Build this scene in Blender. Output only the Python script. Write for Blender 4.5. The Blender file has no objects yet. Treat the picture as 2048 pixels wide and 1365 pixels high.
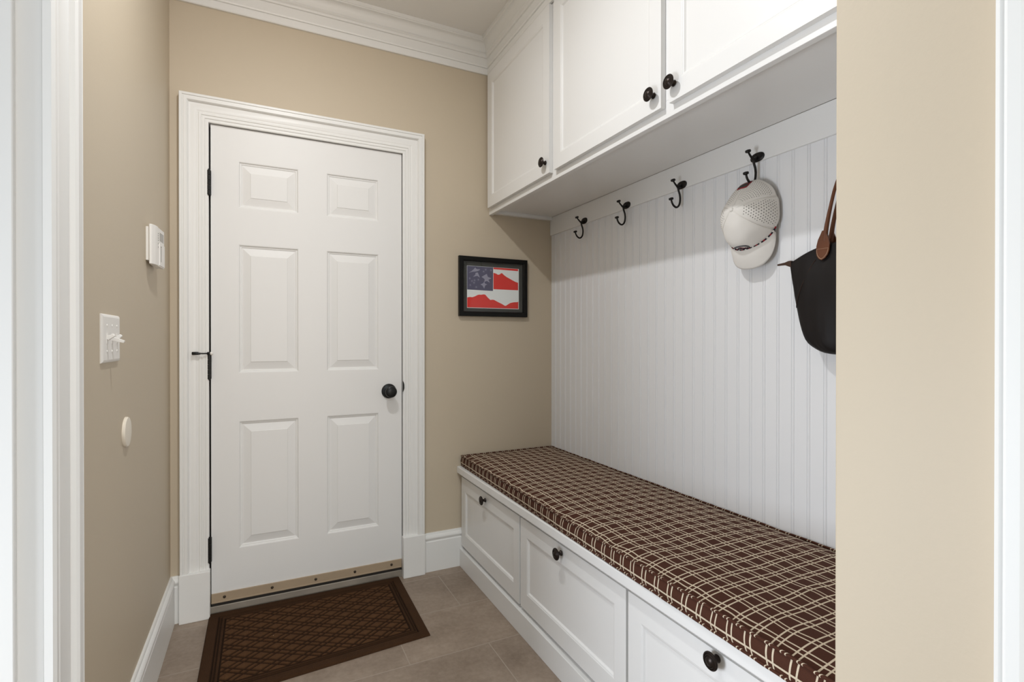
import bpy, math, random
import numpy as np
from mathutils import Vector, Matrix, noise

C = bpy.context.scene.collection
SC = bpy.context.scene

# ------------------------------------------------------------------ camera, sky, lights, exposure
cam_d = bpy.data.cameras.new('camera')
cam_d.sensor_width = 36.0
cam_d.lens = 1028.0 / 2048.0 * 36.0
cam_d.clip_start = 0.01
cam = bpy.data.objects.new('camera', cam_d); C.objects.link(cam)
cam.location = (0, 0, 1.163)
cam.rotation_euler = (math.radians(90 - 0.19), 0, math.radians(-26.007))
SC.camera = cam

world = bpy.data.worlds.new('sky'); SC.world = world
world.use_nodes = True
bg = world.node_tree.nodes['Background']
bg.inputs[0].default_value = (0.60, 0.80, 1.0, 1)
bg.inputs[1].default_value = 0.47


def lamp(name, loc, size, power, color, rot=(0, 0, 0), shape='DISK', size_y=None):
    d = bpy.data.lights.new(name, 'AREA'); d.shape = shape; d.size = size
    if size_y: d.size_y = size_y
    d.energy = power; d.color = color
    o = bpy.data.objects.new(name, d); C.objects.link(o)
    o.location = loc; o.rotation_euler = rot
    return o


lamp('ceiling_lamp', (0.105, 1.28, 2.695), 0.075, 15.2, (0.96, 0.98, 1.0))
# daylight through the side doorway; then two unseen fill lights added behind the camera
lamp('daylight_doorway', (-1.35, 1.06, 0.62), 0.8, 41.0, (0.86, 0.92, 1.0), (0, math.radians(-90), 0), 'RECTANGLE', 0.8)
lamp('fill_hall', (0.70, -3.4, 1.5), 2.0, 63.0, (1.0, 0.87, 0.76), (math.radians(90), 0, math.radians(8)), 'RECTANGLE', 2.0)  # added frontal fill facing the room, no known window
lamp('fill_overhead', (0.2, -2.6, 2.69), 1.0, 42.0, (0.55, 0.85, 1.0))  # added overhead fill fitted for brightness, no known fixture

vs = SC.view_settings
SC.display_settings.display_device = 'sRGB'
vs.view_transform = 'Standard'; vs.look = 'None'; vs.gamma = 1.0; vs.use_curve_mapping = False
vs.exposure = 0.0


# ------------------------------------------------------------------ materials
def lin(c):
    out = []
    for v in c:
        v /= 255.0
        out.append(v / 12.92 if v <= 0.04045 else ((v + 0.055) / 1.055) ** 2.4)
    return tuple(out) + (1.0,)


class NT:
    def __init__(self, name):
        self.m = bpy.data.materials.new(name); self.m.use_nodes = True
        self.t = self.m.node_tree; self.b = self.t.nodes['Principled BSDF']

    def n(self, kind, **kw):
        nd = self.t.nodes.new(kind)
        for k, v in kw.items(): setattr(nd, k, v)
        return nd

    def l(self, a, b): self.t.links.new(a, b)

    def math(self, op, a, b=None, c=None):
        nd = self.n('ShaderNodeMath', operation=op)
        for i, v in enumerate((a, b, c)):
            if v is None: continue
            if isinstance(v, (int, float)): nd.inputs[i].default_value = v
            else: self.l(v, nd.inputs[i])
        return nd.outputs[0]

    def mix(self, fac, a, b):
        nd = self.n('ShaderNodeMix', data_type='RGBA')
        for s, v in ((nd.inputs[0], fac), (nd.inputs[6], a), (nd.inputs[7], b)):
            if isinstance(v, (tuple, float, int)): s.default_value = v
            else: self.l(v, s)
        return nd.outputs[2]

    def noise(self, vec, scale, detail=3, rough=0.5):
        nd = self.n('ShaderNodeTexNoise'); self.l(vec, nd.inputs['Vector'])
        nd.inputs['Scale'].default_value = scale; nd.inputs['Detail'].default_value = detail
        nd.inputs['Roughness'].default_value = rough
        return nd.outputs[0]

    def bump(self, h, strength, dist):
        nd = self.n('ShaderNodeBump'); nd.inputs['Strength'].default_value = strength
        nd.inputs['Distance'].default_value = dist
        self.l(h, nd.inputs['Height']); self.l(nd.outputs[0], self.b.inputs['Normal'])

    def scaled(self, vec, s):
        nd = self.n('ShaderNodeVectorMath', operation='MULTIPLY'); self.l(vec, nd.inputs[0])
        nd.inputs[1].default_value = s
        return nd.outputs[0]


def paint(name, rgb, rough, spec=0.5, bump=0.15, scale=250, dist=0.0006, metal=0.0, var=0.0, stretch=None):
    t = NT(name); b = t.b
    b.inputs['Base Color'].default_value = lin(rgb)
    b.inputs['Roughness'].default_value = rough
    b.inputs['Specular IOR Level'].default_value = spec
    b.inputs['Metallic'].default_value = metal
    co = t.n('ShaderNodeTexCoord').outputs['Object']
    if stretch: co = t.scaled(co, stretch)
    if bump: t.bump(t.noise(co, scale), bump, dist)
    if var:
        dark = lin([c * (1 - var) for c in rgb])
        t.l(t.mix(t.noise(co, 9, 5), dark, lin(rgb)), b.inputs['Base Color'])
    return t.m


M = {}
M['wall'] = paint('beige_wall_paint', (200, 186, 164), 0.55, 0.4, 0.25, 160, 0.0008)
M['ceil'] = paint('ceiling_paint', (238, 235, 230), 0.8, 0.3, 0.2, 200, 0.0005)
M['trim'] = paint('white_trim_paint', (236, 235, 232), 0.38, 0.45, 0.0, 60, 0.0004, stretch=(1, 1, 0.15))
M['cab'] = paint('white_cabinet_paint', (236, 235, 233), 0.35, 0.45, 0.08, 60, 0.0006)
M['door'] = paint('white_door_paint', (232, 231, 229), 0.42, 0.45, 0.12, 90, 0.0006)
M['bead'] = paint('white_beadboard_paint', (232, 232, 233), 0.4, 0.4, 0.06, 60, 0.0006)
M['plastic'] = paint('white_plastic', (236, 233, 228), 0.35, 0.5, 0.0)
M['cream'] = paint('cream_plastic', (233, 224, 208), 0.4, 0.5, 0.0)
M['lcd'] = paint('grey_display', (150, 148, 142), 0.25, 0.5, 0.0)
M['slot'] = paint('dark_slot', (55, 52, 48), 0.6, 0.3, 0.0)
M['bronze'] = paint('oil_rubbed_bronze', (46, 38, 34), 0.34, 0.6, 0.1, 300, 0.0004, metal=0.75)
M['iron'] = paint('dark_wrought_iron', (30, 26, 24), 0.42, 0.5, 0.2, 300, 0.0005, metal=0.5)
M['black'] = paint('black_metal', (20, 20, 19), 0.35, 0.5, 0.0, metal=0.3)
M['gap'] = paint('dark_weatherstrip', (38, 32, 27), 0.8, 0.2, 0.0)
M['rubber'] = paint('dark_rubber', (52, 48, 44), 0.7, 0.3, 0.0)
M['alu'] = paint('dull_aluminium', (150, 142, 130), 0.45, 0.5, 0.2, 80, 0.0004, metal=0.6, var=0.3)
M['sweep'] = paint('tan_painted_metal', (181, 160, 134), 0.5, 0.4, 0.1, 80, 0.0004, var=0.10)
M['screw'] = paint('dark_screw', (70, 60, 50), 0.4, 0.5, 0.0, metal=0.6)
M['fblack'] = paint('black_frame_lacquer', (9, 9, 8), 0.4, 0.25, 0.0)
M['mat_board'] = paint('dark_grey_mat_board', (72, 72, 68), 0.9, 0.2, 0.1, 400, 0.0003)
M['paper'] = paint('white_print_paper', (238, 242, 240), 0.85, 0.2, 0.0)
M['red'] = paint('red_print_ink', (226, 66, 60), 0.8, 0.2, 0.0)
M['navy'] = paint('slate_print_ink', (96, 94, 116), 0.8, 0.2, 0.0)
M['sketch'] = paint('pale_sketch_ink', (156, 155, 172), 0.8, 0.2, 0.0)
M['cap'] = paint('white_cap_cloth', (230, 226, 220), 0.85, 0.2, 0.2, 700, 0.0004)
M['nylon'] = paint('black_nylon', (20, 15, 14), 0.6, 0.25, 0.25, 900, 0.0004)
M['leather'] = paint('brown_leather', (112, 62, 32), 0.5, 0.4, 0.3, 350, 0.0005, var=0.35)
M['dark_leather'] = paint('dark_brown_leather', (62, 40, 28), 0.55, 0.4, 0.2, 350, 0.0005)
M['thread'] = paint('pale_thread', (205, 180, 150), 0.8, 0.2, 0.0)
M['red_thread'] = paint('red_thread', (150, 40, 48), 0.8, 0.2, 0.0)
M['navy_thread'] = paint('dark_thread', (34, 32, 44), 0.8, 0.2, 0.0)
M['seam_brown'] = paint('brown_seam_thread', (52, 36, 30), 0.8, 0.2, 0.0)


def m_glass():
    t = NT('picture_glass'); nt = t.t
    nt.nodes.remove(t.b)
    tr = t.n('ShaderNodeBsdfTransparent'); gl = t.n('ShaderNodeBsdfGlossy')
    gl.inputs['Roughness'].default_value = 0.02
    fr = t.n('ShaderNodeFresnel'); fr.inputs[0].default_value = 1.45
    mx = t.n('ShaderNodeMixShader'); bf = t.n('ShaderNodeNewGeometry').outputs['Backfacing']
    t.l(t.math('MULTIPLY', fr.outputs[0], t.math('SUBTRACT', 1.0, bf)), mx.inputs[0]); t.l(tr.outputs[0], mx.inputs[1]); t.l(gl.outputs[0], mx.inputs[2])
    t.l(mx.outputs[0], nt.nodes['Material Output'].inputs[0])
    return t.m


def m_tile():
    t = NT('grey_brown_porcelain_tile'); b = t.b
    geo = t.n('ShaderNodeNewGeometry').outputs['Position']
    mp = t.n('ShaderNodeMapping'); t.l(geo, mp.inputs[0])
    mp.inputs['Location'].default_value = (-0.781, -1.805 + 0.62, 0)
    br = t.n('ShaderNodeTexBrick', offset=0.5, offset_frequency=2)
    t.l(mp.outputs[0], br.inputs['Vector'])
    br.inputs['Color1'].default_value = (0.45, 0.45, 0.45, 1); br.inputs['Color2'].default_value = (0.6, 0.6, 0.6, 1)
    br.inputs['Mortar'].default_value = (0.5, 0.5, 0.5, 1)
    br.inputs['Scale'].default_value = 1.0; br.inputs['Mortar Size'].default_value = 0.0022
    br.inputs['Mortar Smooth'].default_value = 0.3; br.inputs['Bias'].default_value = 0.0
    br.inputs['Brick Width'].default_value = 0.61; br.inputs['Row Height'].default_value = 0.31
    n1 = t.noise(geo, 5.0, 6, 0.6); n2 = t.noise(geo, 55.0, 4, 0.6)
    f = t.math('ADD', t.math('MULTIPLY', n1, 0.75), t.math('MULTIPLY', n2, 0.35))
    rp = t.n('ShaderNodeValToRGB'); t.l(f, rp.inputs[0])
    rp.color_ramp.elements[0].position = 0.32; rp.color_ramp.elements[0].color = lin((121, 104, 89))
    rp.color_ramp.elements[1].position = 0.75; rp.color_ramp.elements[1].color = lin((166, 149, 133))
    sep = t.n('ShaderNodeSeparateColor'); t.l(br.outputs['Color'], sep.inputs[0])
    hue = t.n('ShaderNodeHueSaturation'); t.l(rp.outputs[0], hue.inputs['Color'])
    t.l(t.math('ADD', t.math('MULTIPLY', sep.outputs[0], 0.7), 0.62), hue.inputs['Value'])
    col = t.mix(br.outputs['Fac'], hue.outputs[0], lin((164, 150, 136)))
    t.l(col, b.inputs['Base Color'])
    b.inputs['Roughness'].default_value = 0.5
    h = t.math('SUBTRACT', t.math('MULTIPLY', n2, 0.15), br.outputs['Fac'])
    t.bump(h, 0.5, 0.0015)
    return t.m


def m_cushion():
    t = NT('brown_lattice_fabric'); b = t.b
    uv = t.n('ShaderNodeUVMap').outputs[0]
    sp = t.n('ShaderNodeSeparateXYZ'); t.l(uv, sp.inputs[0])
    masks = []
    for k in (0, 1):
        fr = t.math('FRACT', sp.outputs[k])
        ms = []
        for c in (0.36, 0.64):
            d = t.math('ABSOLUTE', t.math('SUBTRACT', fr, c))
            ms.append(t.math('LESS_THAN', d, 0.037))
        masks.append(t.math('MAXIMUM', ms[0], ms[1]))
    fac = t.math('MAXIMUM', masks[0], masks[1])
    co = t.n('ShaderNodeTexCoord').outputs['Object']
    weave = t.noise(co, 900, 2)
    br = t.mix(weave, lin((50, 26, 17)), lin((86, 48, 32)))
    cr = t.mix(weave, lin((190, 173, 148)), lin((227, 213, 191)))
    t.l(t.mix(fac, br, cr), b.inputs['Base Color'])
    b.inputs['Roughness'].default_value = 0.85; b.inputs['Specular IOR Level'].default_value = 0.25
    t.bump(weave, 0.3, 0.0006)
    return t.m


def m_perf():
    t = NT('perforated_white_cap_cloth'); b = t.b
    uv = t.n('ShaderNodeUVMap').outputs[0]
    sp = t.n('ShaderNodeSeparateXYZ'); t.l(uv, sp.inputs[0])
    row = t.math('FLOOR', sp.outputs[1])
    sh = t.math('MULTIPLY', t.math('MODULO', row, 2.0), 0.5)
    fx = t.math('SUBTRACT', t.math('FRACT', t.math('ADD', sp.outputs[0], sh)), 0.5)
    fy = t.math('SUBTRACT', t.math('FRACT', sp.outputs[1]), 0.5)
    r2 = t.math('ADD', t.math('MULTIPLY', fx, fx), t.math('MULTIPLY', fy, fy))
    at = t.n('ShaderNodeAttribute', attribute_name='open_weave').outputs['Fac']
    hole = t.math('MULTIPLY', t.math('LESS_THAN', r2, 0.034), t.math('GREATER_THAN', at, 0.5))
    t.l(t.mix(hole, lin((230, 226, 220)), lin((64, 60, 56))), b.inputs['Base Color'])
    b.inputs['Roughness'].default_value = 0.85; b.inputs['Specular IOR Level'].default_value = 0.2
    return t.m


def m_mat():
    t = NT('brown_ribbed_mat_pile'); b = t.b
    co = t.n('ShaderNodeTexCoord').outputs['Object']
    at = t.n('ShaderNodeAttribute', attribute_name='relief').outputs['Fac']
    n1 = t.noise(co, 700, 2); n2 = t.noise(co, 14, 4)
    w = t.n('ShaderNodeTexWave', bands_direction='X'); t.l(co, w.inputs[0]); w.inputs['Scale'].default_value = 75
    f = t.math('MULTIPLY', t.math('ADD', n1, t.math('MULTIPLY', n2, 0.6)), 0.6)
    base = t.mix(f, lin((54, 37, 24)), lin((108, 76, 50)))
    col = t.mix(at, lin((38, 25, 17)), base)
    vo = t.n('ShaderNodeTexVoronoi'); t.l(co, vo.inputs['Vector']); vo.inputs['Scale'].default_value = 38
    sp = t.n('ShaderNodeSeparateColor'); t.l(vo.outputs['Color'], sp.inputs[0])
    speck = t.math('MULTIPLY', t.math('LESS_THAN', vo.outputs['Distance'], 0.05), t.math('GREATER_THAN', sp.outputs[0], 0.94))
    t.l(t.mix(speck, col, lin((190, 170, 140))), b.inputs['Base Color'])
    b.inputs['Roughness'].default_value = 0.95; b.inputs['Specular IOR Level'].default_value = 0.1
    t.bump(t.math('ADD', n1, t.math('MULTIPLY', w.outputs['Fac'], 0.5)), 0.6, 0.0012)
    return t.m


M['glass'] = m_glass(); M['tile'] = m_tile(); M['cushion'] = m_cushion(); M['perf'] = m_perf(); M['mat'] = m_mat()


# ------------------------------------------------------------------ mesh helpers
class MB:
    """collects geometry for ONE mesh object"""
    def __init__(self): self.v = []; self.f = []; self.uv = None

    def add(self, vs, fs):
        k = len(self.v); self.v += [tuple(p) for p in vs]; self.f += [tuple(i + k for i in f) for f in fs]

    def box(self, a, b):
        (x0, y0, z0), (x1, y1, z1) = [tuple(map(fn, zip(a, b))) for fn in (min, max)]
        self.add([(x0, y0, z0), (x1, y0, z0), (x1, y1, z0), (x0, y1, z0), (x0, y0, z1), (x1, y0, z1), (x1, y1, z1), (x0, y1, z1)],
                 [(3, 2, 1, 0), (4, 5, 6, 7), (0, 1, 5, 4), (1, 2, 6, 5), (2, 3, 7, 6), (3, 0, 4, 7)])

    def lathe(self, prof, org, axis, n=32):
        """prof: (radius, distance along axis) list"""
        a = Vector(axis).normalized(); o = Vector(org)
        s = Vector((0, 0, 1)) if abs(a.z) < 0.9 else Vector((1, 0, 0))
        e1 = a.cross(s).normalized(); e2 = a.cross(e1)
        vs = []; fs = []
        for r, d in prof:
            for k in range(n):
                an = 2 * math.pi * k / n
                vs.append(o + a * d + (e1 * math.cos(an) + e2 * math.sin(an)) * r)
        for i in range(len(prof) - 1):
            for k in range(n):
                k2 = (k + 1) % n
                fs.append((i * n + k, i * n + k2, (i + 1) * n + k2, (i + 1) * n + k))
        fs.append(tuple(range(n - 1, -1, -1))); fs.append(tuple((len(prof) - 1) * n + k for k in range(n)))
        self.add(vs, fs)

    def tube(self, pts, rad, n=12, smooth=0, flat=None):
        pts = [Vector(p) for p in pts]
        rads = rad if isinstance(rad, (list, tuple)) else [rad] * len(pts)
        if smooth:
            q = []; rr = []
            for i in range(len(pts) - 1):
                p0 = pts[max(i - 1, 0)]; p1 = pts[i]; p2 = pts[i + 1]; p3 = pts[min(i + 2, len(pts) - 1)]
                for s in range(smooth):
                    u = s / smooth
                    q.append(0.5 * ((2 * p1) + (p2 - p0) * u + (2 * p0 - 5 * p1 + 4 * p2 - p3) * u * u + (3 * p1 - p0 - 3 * p2 + p3) * u ** 3))
                    rr.append(rads[i] * (1 - u) + rads[i + 1] * u)
            q.append(pts[-1]); rr.append(rads[-1]); pts, rads = q, rr
        ref = None; vs = []; fs = []
        for i, p in enumerate(pts):
            d = (pts[min(i + 1, len(pts) - 1)] - pts[max(i - 1, 0)]).normalized()
            if ref is None:
                ref = Vector((0, 0, 1)) if abs(d.z) < 0.9 else Vector((1, 0, 0))
            e1 = (ref - d * ref.dot(d)).normalized(); ref = e1; e2 = d.cross(e1)
            for k in range(n):
                an = 2 * math.pi * k / n
                vs.append(p + (e1 * math.cos(an) + e2 * math.sin(an)) * rads[i])
        for i in range(len(pts) - 1):
            for k in range(n):
                k2 = (k + 1) % n
                fs.append((i * n + k, i * n + k2, (i + 1) * n + k2, (i + 1) * n + k))
        fs.append(tuple(range(n - 1, -1, -1))); fs.append(tuple((len(pts) - 1) * n + k for k in range(n)))
        self.add(vs, fs)

    def prism(self, poly, fn, d0, d1):
        """poly (u,v) list extruded between depths d0 and d1; fn(u,v,d)->xyz"""
        n = len(poly)
        vs = [fn(u, v, d0) for u, v in poly] + [fn(u, v, d1) for u, v in poly]
        fs = [tuple(range(n - 1, -1, -1)), tuple(range(n, 2 * n))] + [(i, (i + 1) % n, n + (i + 1) % n, n + i) for i in range(n)]
        self.add(vs, fs)

    def strip(self, rows, close=False):
        """quad strips between consecutive equal-length point rows"""
        n = len(rows[0]); vs = [p for r in rows for p in r]; fs = []
        for i in range(len(rows) - 1):
            for k in range(n - 1 + (1 if close else 0)):
                k2 = (k + 1) % n
                fs.append((i * n + k, i * n + k2, (i + 1) * n + k2, (i + 1) * n + k))
        self.add(vs, fs)

    def panelled(self, rect, thick, panels, rings, fn):
        """slab face u0,v0,u1,v1 with moulded panels; rings = (inset, depth) list; fn(u,v,d), d outward from the face"""
        u0, v0, u1, v1 = rect
        us = sorted({u0, u1} | {p[0] for p in panels} | {p[2] for p in panels})
        vv = sorted({v0, v1} | {p[1] for p in panels} | {p[3] for p in panels})
        for i in range(len(us) - 1):
            for j in range(len(vv) - 1):
                cu, cv = (us[i] + us[i + 1]) / 2, (vv[j] + vv[j + 1]) / 2
                if any(p[0] < cu < p[2] and p[1] < cv < p[3] for p in panels): continue
                self.add([fn(us[i], vv[j], 0), fn(us[i + 1], vv[j], 0), fn(us[i + 1], vv[j + 1], 0), fn(us[i], vv[j + 1], 0)], [(0, 1, 2, 3)])
        for p in panels:
            prev = None
            for ins, dep in [(0, 0)] + rings:
                q = [fn(p[0] + ins, p[1] + ins, dep), fn(p[2] - ins, p[1] + ins, dep), fn(p[2] - ins, p[3] - ins, dep), fn(p[0] + ins, p[3] - ins, dep)]
                if prev:
                    self.add(prev + q, [(k, (k + 1) % 4, 4 + (k + 1) % 4, 4 + k) for k in range(4)])
                prev = q
            self.add(prev, [(0, 1, 2, 3)])
        e = 0.0012
        fr = [fn(u0, v0, 0), fn(u1, v0, 0), fn(u1, v1, 0), fn(u0, v1, 0)]
        bk = [fn(u0, v0, -thick), fn(u1, v0, -thick), fn(u1, v1, -thick), fn(u0, v1, -thick)]
        self.add(fr + bk, [(k, (k + 1) % 4, 4 + (k + 1) % 4, 4 + k) for k in range(4)] + [(7, 6, 5, 4)])

    def build(self, name, mat, parent=None, smooth=None, bevel=0, merge=True, origin=None, seg=2):
        me = bpy.data.meshes.new(name)
        vs = self.v
        if origin is not None:
            ox, oy, oz = origin; vs = [(x - ox, y - oy, z - oz) for x, y, z in vs]
        me.from_pydata(vs, [], self.f)
        if self.uv is not None:
            lay = me.uv_layers.new(name='UVMap')
            for lp in me.loops: lay.data[lp.index].uv = self.uv[lp.vertex_index]
        else:
            import bmesh
            b = bmesh.new(); b.from_mesh(me)
            if merge: bmesh.ops.remove_doubles(b, verts=b.verts, dist=1e-5)
            bmesh.ops.recalc_face_normals(b, faces=b.faces)
            b.to_mesh(me); b.free()
        for m in (mat if isinstance(mat, list) else [mat]): me.materials.append(m)
        if smooth is not None:
            me.polygons.foreach_set('use_smooth', [True] * len(me.polygons))
            if smooth < 180: me.set_sharp_from_angle(angle=math.radians(smooth))
        o = bpy.data.objects.new(name, me); C.objects.link(o)
        if origin is not None: o.location = origin
        if parent is not None:
            o.parent = parent
            if origin is None: o.matrix_parent_inverse = Matrix.Translation(parent.location).inverted()
            else: o.location = Vector(origin) - parent.location
        if bevel:
            md = o.modifiers.new('edge', 'BEVEL'); md.width = bevel; md.segments = seg; md.limit_method = 'ANGLE'
            md.angle_limit = math.radians(40)
        return o


def boxes(*ab):
    m = MB()
    for a, b in ab: m.box(a, b)
    return m


def tag(o, label, cat, group=None, kind=None):
    if label: o['label'] = label
    if cat: o['category'] = cat
    if group: o['group'] = group
    if kind: o['kind'] = kind
    return o


def thing(name, loc, label, cat, group=None):
    o = bpy.data.objects.new(name, None); C.objects.link(o); o.location = loc
    o.empty_display_size = 0.05
    return tag(o, label, cat, group)


def struct(o): o['kind'] = 'structure'; return o


XL, YB, ZC = -0.335, 2.50, 2.72       # left wall, back wall, ceiling
XR = 1.466                            # beadboard face

# ------------------------------------------------------------------ the room
struct(boxes(((-1.9, -3.6, -0.08), (1.75, 2.75, 0))).build('floor', M['tile']))
struct(boxes(((-1.9, -3.6, ZC), (1.75, 2.75, ZC + 0.08))).build('ceiling', M['ceil']))
# back wall with the door opening
DX0, DX1, DZ = -0.212, 0.634, 2.088
struct(boxes(((XL - 0.13, YB, 0), (DX0, YB + 0.13, ZC)), ((DX1, YB, 0), (XR + 0.2, YB + 0.13, ZC)),
             ((DX0, YB, DZ), (DX1, YB + 0.13, ZC))).build('wall_back', M['wall']))
# left wall from the side doorway to the back corner, with the part above that doorway
OY1, OY0 = 1.164, 0.24
struct(boxes(((XL - 0.12, OY1, 0), (XL, YB, ZC)), ((XL - 0.12, OY0, 2.08), (XL, OY1, ZC)),
             ((XL - 0.12, -0.5, 0), (XL, OY0, ZC))).build('wall_left', M['wall']))
struct(boxes(((XR + 0.012, 0.48, 0), (XR + 0.14, YB, ZC))).build('wall_right', M['wall']))
# wall end that closes the bench niche towards the viewer
SX, SY = 0.773, 0.480
struct(boxes(((SX, 0.27, 0), (XR + 0.14, SY, ZC))).build('wall_niche', M['wall'], bevel=0.003))

# beadboard facing of the right wall
pts = []
y = 0.9375 - 0.0505 * 8
pts.append((XR, 0.485))
while y < 2.49:
    for dy, dx in ((-0.0062, 0), (-0.0052, 0.0020), (-0.0040, 0.0020), (-0.0026, 0.0002), (-0.001, -0.0008), (0.001, -0.0008),
                   (0.0026, 0.0002), (0.0040, 0.0020), (0.0052, 0.0020), (0.0062, 0)):
        pts.append((XR + dx, y + dy))
    y += 0.0505
pts = [p for p in pts if p[1] < YB - 0.002] + [(XR, YB - 0.0005)]
bb = MB(); bb.strip([[(px, py, 0.505) for px, py in pts], [(px, py, 1.745) for px, py in pts]])
bb.strip([[(px, py, 1.745) for px, py in pts], [(XR + 0.0125, py, 1.745) for px, py in pts]])
struct(bb.build('wall_panelling', M['bead']))

# crown moulding: left wall, back wall, front of the wall cabinet
CP = [(0, 2.553), (0.009, 2.553), (0.012, 2.557), (0.012, 2.580), (0.0095, 2.582), (0.0095, 2.585), (0.015, 2.587), (0.0175, 2.593),
      (0.015, 2.599), (0.015, 2.633), (0.0215, 2.635), (0.0215, 2.640), (0.0235, 2.643)]
for k in range(7):
    a = math.pi / 2 * k / 6
    CP.append((0.026 + 0.006 * math.sin(a * 2), 2.645 + 0.010 * k / 6))
for k in range(9):
    a = math.pi / 2 * k / 8
    CP.append((0.029 + 0.026 * (1 - math.cos(a)), 2.658 + 0.040 * math.sin(a)))
CP += [(0.056, 2.701), (0.060, 2.703), (0.060, ZC)]
CX = 1.082
cr = MB()
rows = [[(XL + p, -0.45, z), (XL + p, YB - p, z), (CX - p, YB - p, z), (CX - p, SY, z)] for p, z in CP]
cr.strip(rows)
struct(cr.build('trim_1', M['trim'], smooth=35))['label'] = 'white crown moulding round the ceiling edge'

# baseboards
BP = [(0.016, 0), (0.016, 0.148), (0.0125, 0.1525), (0.0125, 0.157), (0.017, 0.162), (0.0185, 0.168), (0.017, 0.174), (0.012, 0.180),
      (0.0085, 0.183), (0.0085, 0.187), (0.006, 0.191), (0, 0.191)]
b = MB(); b.strip([[(XL + p, 1.262, z), (XL + p, YB - p, z), (-0.300, YB - p, z)] for p, z in BP])
struct(b.build('baseboard_left', M['trim'], smooth=35))
b = MB(); b.strip([[(0.726, YB - p, z), (0.936, YB - p, z)] for p, z in BP])
struct(b.build('baseboard_back', M['trim'], smooth=35))

# casing of the panelled door: profile (distance out from the inner edge, projection)
KP = [(0, 0), (0, 0.011), (0.004, 0.013), (0.009, 0.013), (0.010, 0.0105), (0.012, 0.0105), (0.014, 0.014), (0.021, 0.0155), (0.022, 0.013),
      (0.0245, 0.013), (0.027, 0.0165), (0.034, 0.018), (0.036, 0.0155), (0.039, 0.0155), (0.044, 0.0185), (0.056, 0.0205), (0.064, 0.0185), (0.070, 0.0205),
      (0.073, 0.029), (0.076, 0.032), (0.087, 0.032), (0.0885, 0.029), (0.091, 0.029), (0.093, 0.033), (0.101, 0.033), (0.103, 0.031), (0.103, 0)]
CIX0, CIX1, CIZ = -0.197, 0.622, 2.071


def casing(zb):
    rows = []
    for s, p in KP:
        rows.append([(CIX0 - s, YB - p, zb), (CIX0 - s, YB - p, CIZ + s), (CIX1 + s, YB - p, CIZ + s), (CIX1 + s, YB - p, zb)])
    m = MB(); m.strip(rows); return m


cas = struct(casing(0.198).build('trim_2', M['trim'], smooth=30)); cas['label'] = 'white moulded casing round the panelled door'
# strike lip on the jamb side
sp = MB(); sp.prism([(0.905, 0.0), (0.914, 0.005), (0.925, 0.0075), (0.940, 0.0075), (0.951, 0.005), (0.962, 0.0)],
                    lambda u, v, d: (CIX1 - 0.002 + v, YB - d, u), 0.0135, 0.0165)
sp.build('strike_plate', M['black'], cas)
for n, (x0, x1) in enumerate(((CIX0 - 0.106, CIX0 + 0.004), (CIX1 - 0.004, CIX1 + 0.105))):
    struct(boxes(((x0, YB - 0.036, 0), (x1, YB, 0.2))).build('trim_%d' % (3 + n), M['trim'], bevel=0.003))['label'] = 'white plinth block under the door casing'
# jamb and stops of the panelled door
jm = boxes(((DX0, YB, 0), (CIX0 - 0.001, YB + 0.13, DZ)), ((CIX1 + 0.001, YB, 0), (DX1, YB + 0.13, DZ)), ((DX0, YB, CIZ + 0.001), (DX1, YB + 0.13, DZ)))
struct(jm.build('trim_5', M['trim'], merge=False))['label'] = 'white door jamb'
struct(boxes(((-0.20, YB + 0.052, 0.0), (0.625, YB + 0.07, CIZ + 0.001))).build('trim_6', M['gap']))['label'] = 'dark weatherstrip and outer door stop'

# cased doorway in the left wall: casing leg on the wall face, jamb and stop
LP = [(0, 0), (0, 0.012), (0.006, 0.016), (0.012, 0.016), (0.014, 0.013), (0.018, 0.0165), (0.060, 0.0185), (0.064, 0.0175), (0.066, 0.026),
      (0.070, 0.030), (0.080, 0.032), (0.083, 0.030), (0.086, 0.032), (0.090, 0.030), (0.090, 0)]
LP = [(s_ * 1.09, p_) for s_, p_ in LP]
YI = 1.140
m = MB(); m.strip([[(XL + p, YI + s, 0), (XL + p, YI + s, 2.06 + s), (XL + p, 0.262 - s, 2.06 + s), (XL + p, 0.262 - s, 0)] for s, p in LP])
struct(m.build('trim_7', M['trim'], smooth=30))['label'] = 'white casing of the side doorway'
jb = boxes(((XL - 0.135, YI + 0.005, 0), (XL + 0.0, OY1 + 0.001, 2.08)), ((XL - 0.135, OY0 - 0.001, 0), (XL, 0.257, 2.08)), ((XL - 0.135, OY0, 2.065), (XL, OY1, 2.081)),
           ((XL - 0.075, YI - 0.007, 0), (XL - 0.036, YI + 0.006, 2.065)))
struct(jb.build('trim_8', M['trim'], merge=False, bevel=0.002))['label'] = 'white jamb and stop of the side doorway'
# casing on the niche wall end
m = MB(); m.strip([[(SX - p, 0.282 - 0.098 + s, 0), (SX - p, 0.282 - 0.098 + s, ZC - 0.001)] for s, p in LP])
m.box((SX - 0.012, 0.16, 0), (SX + 0.11, 0.269, ZC - 0.001))
struct(m.build('trim_9', M['trim'], smooth=30, merge=False))['label'] = 'white casing beside the bench niche wall'

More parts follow.
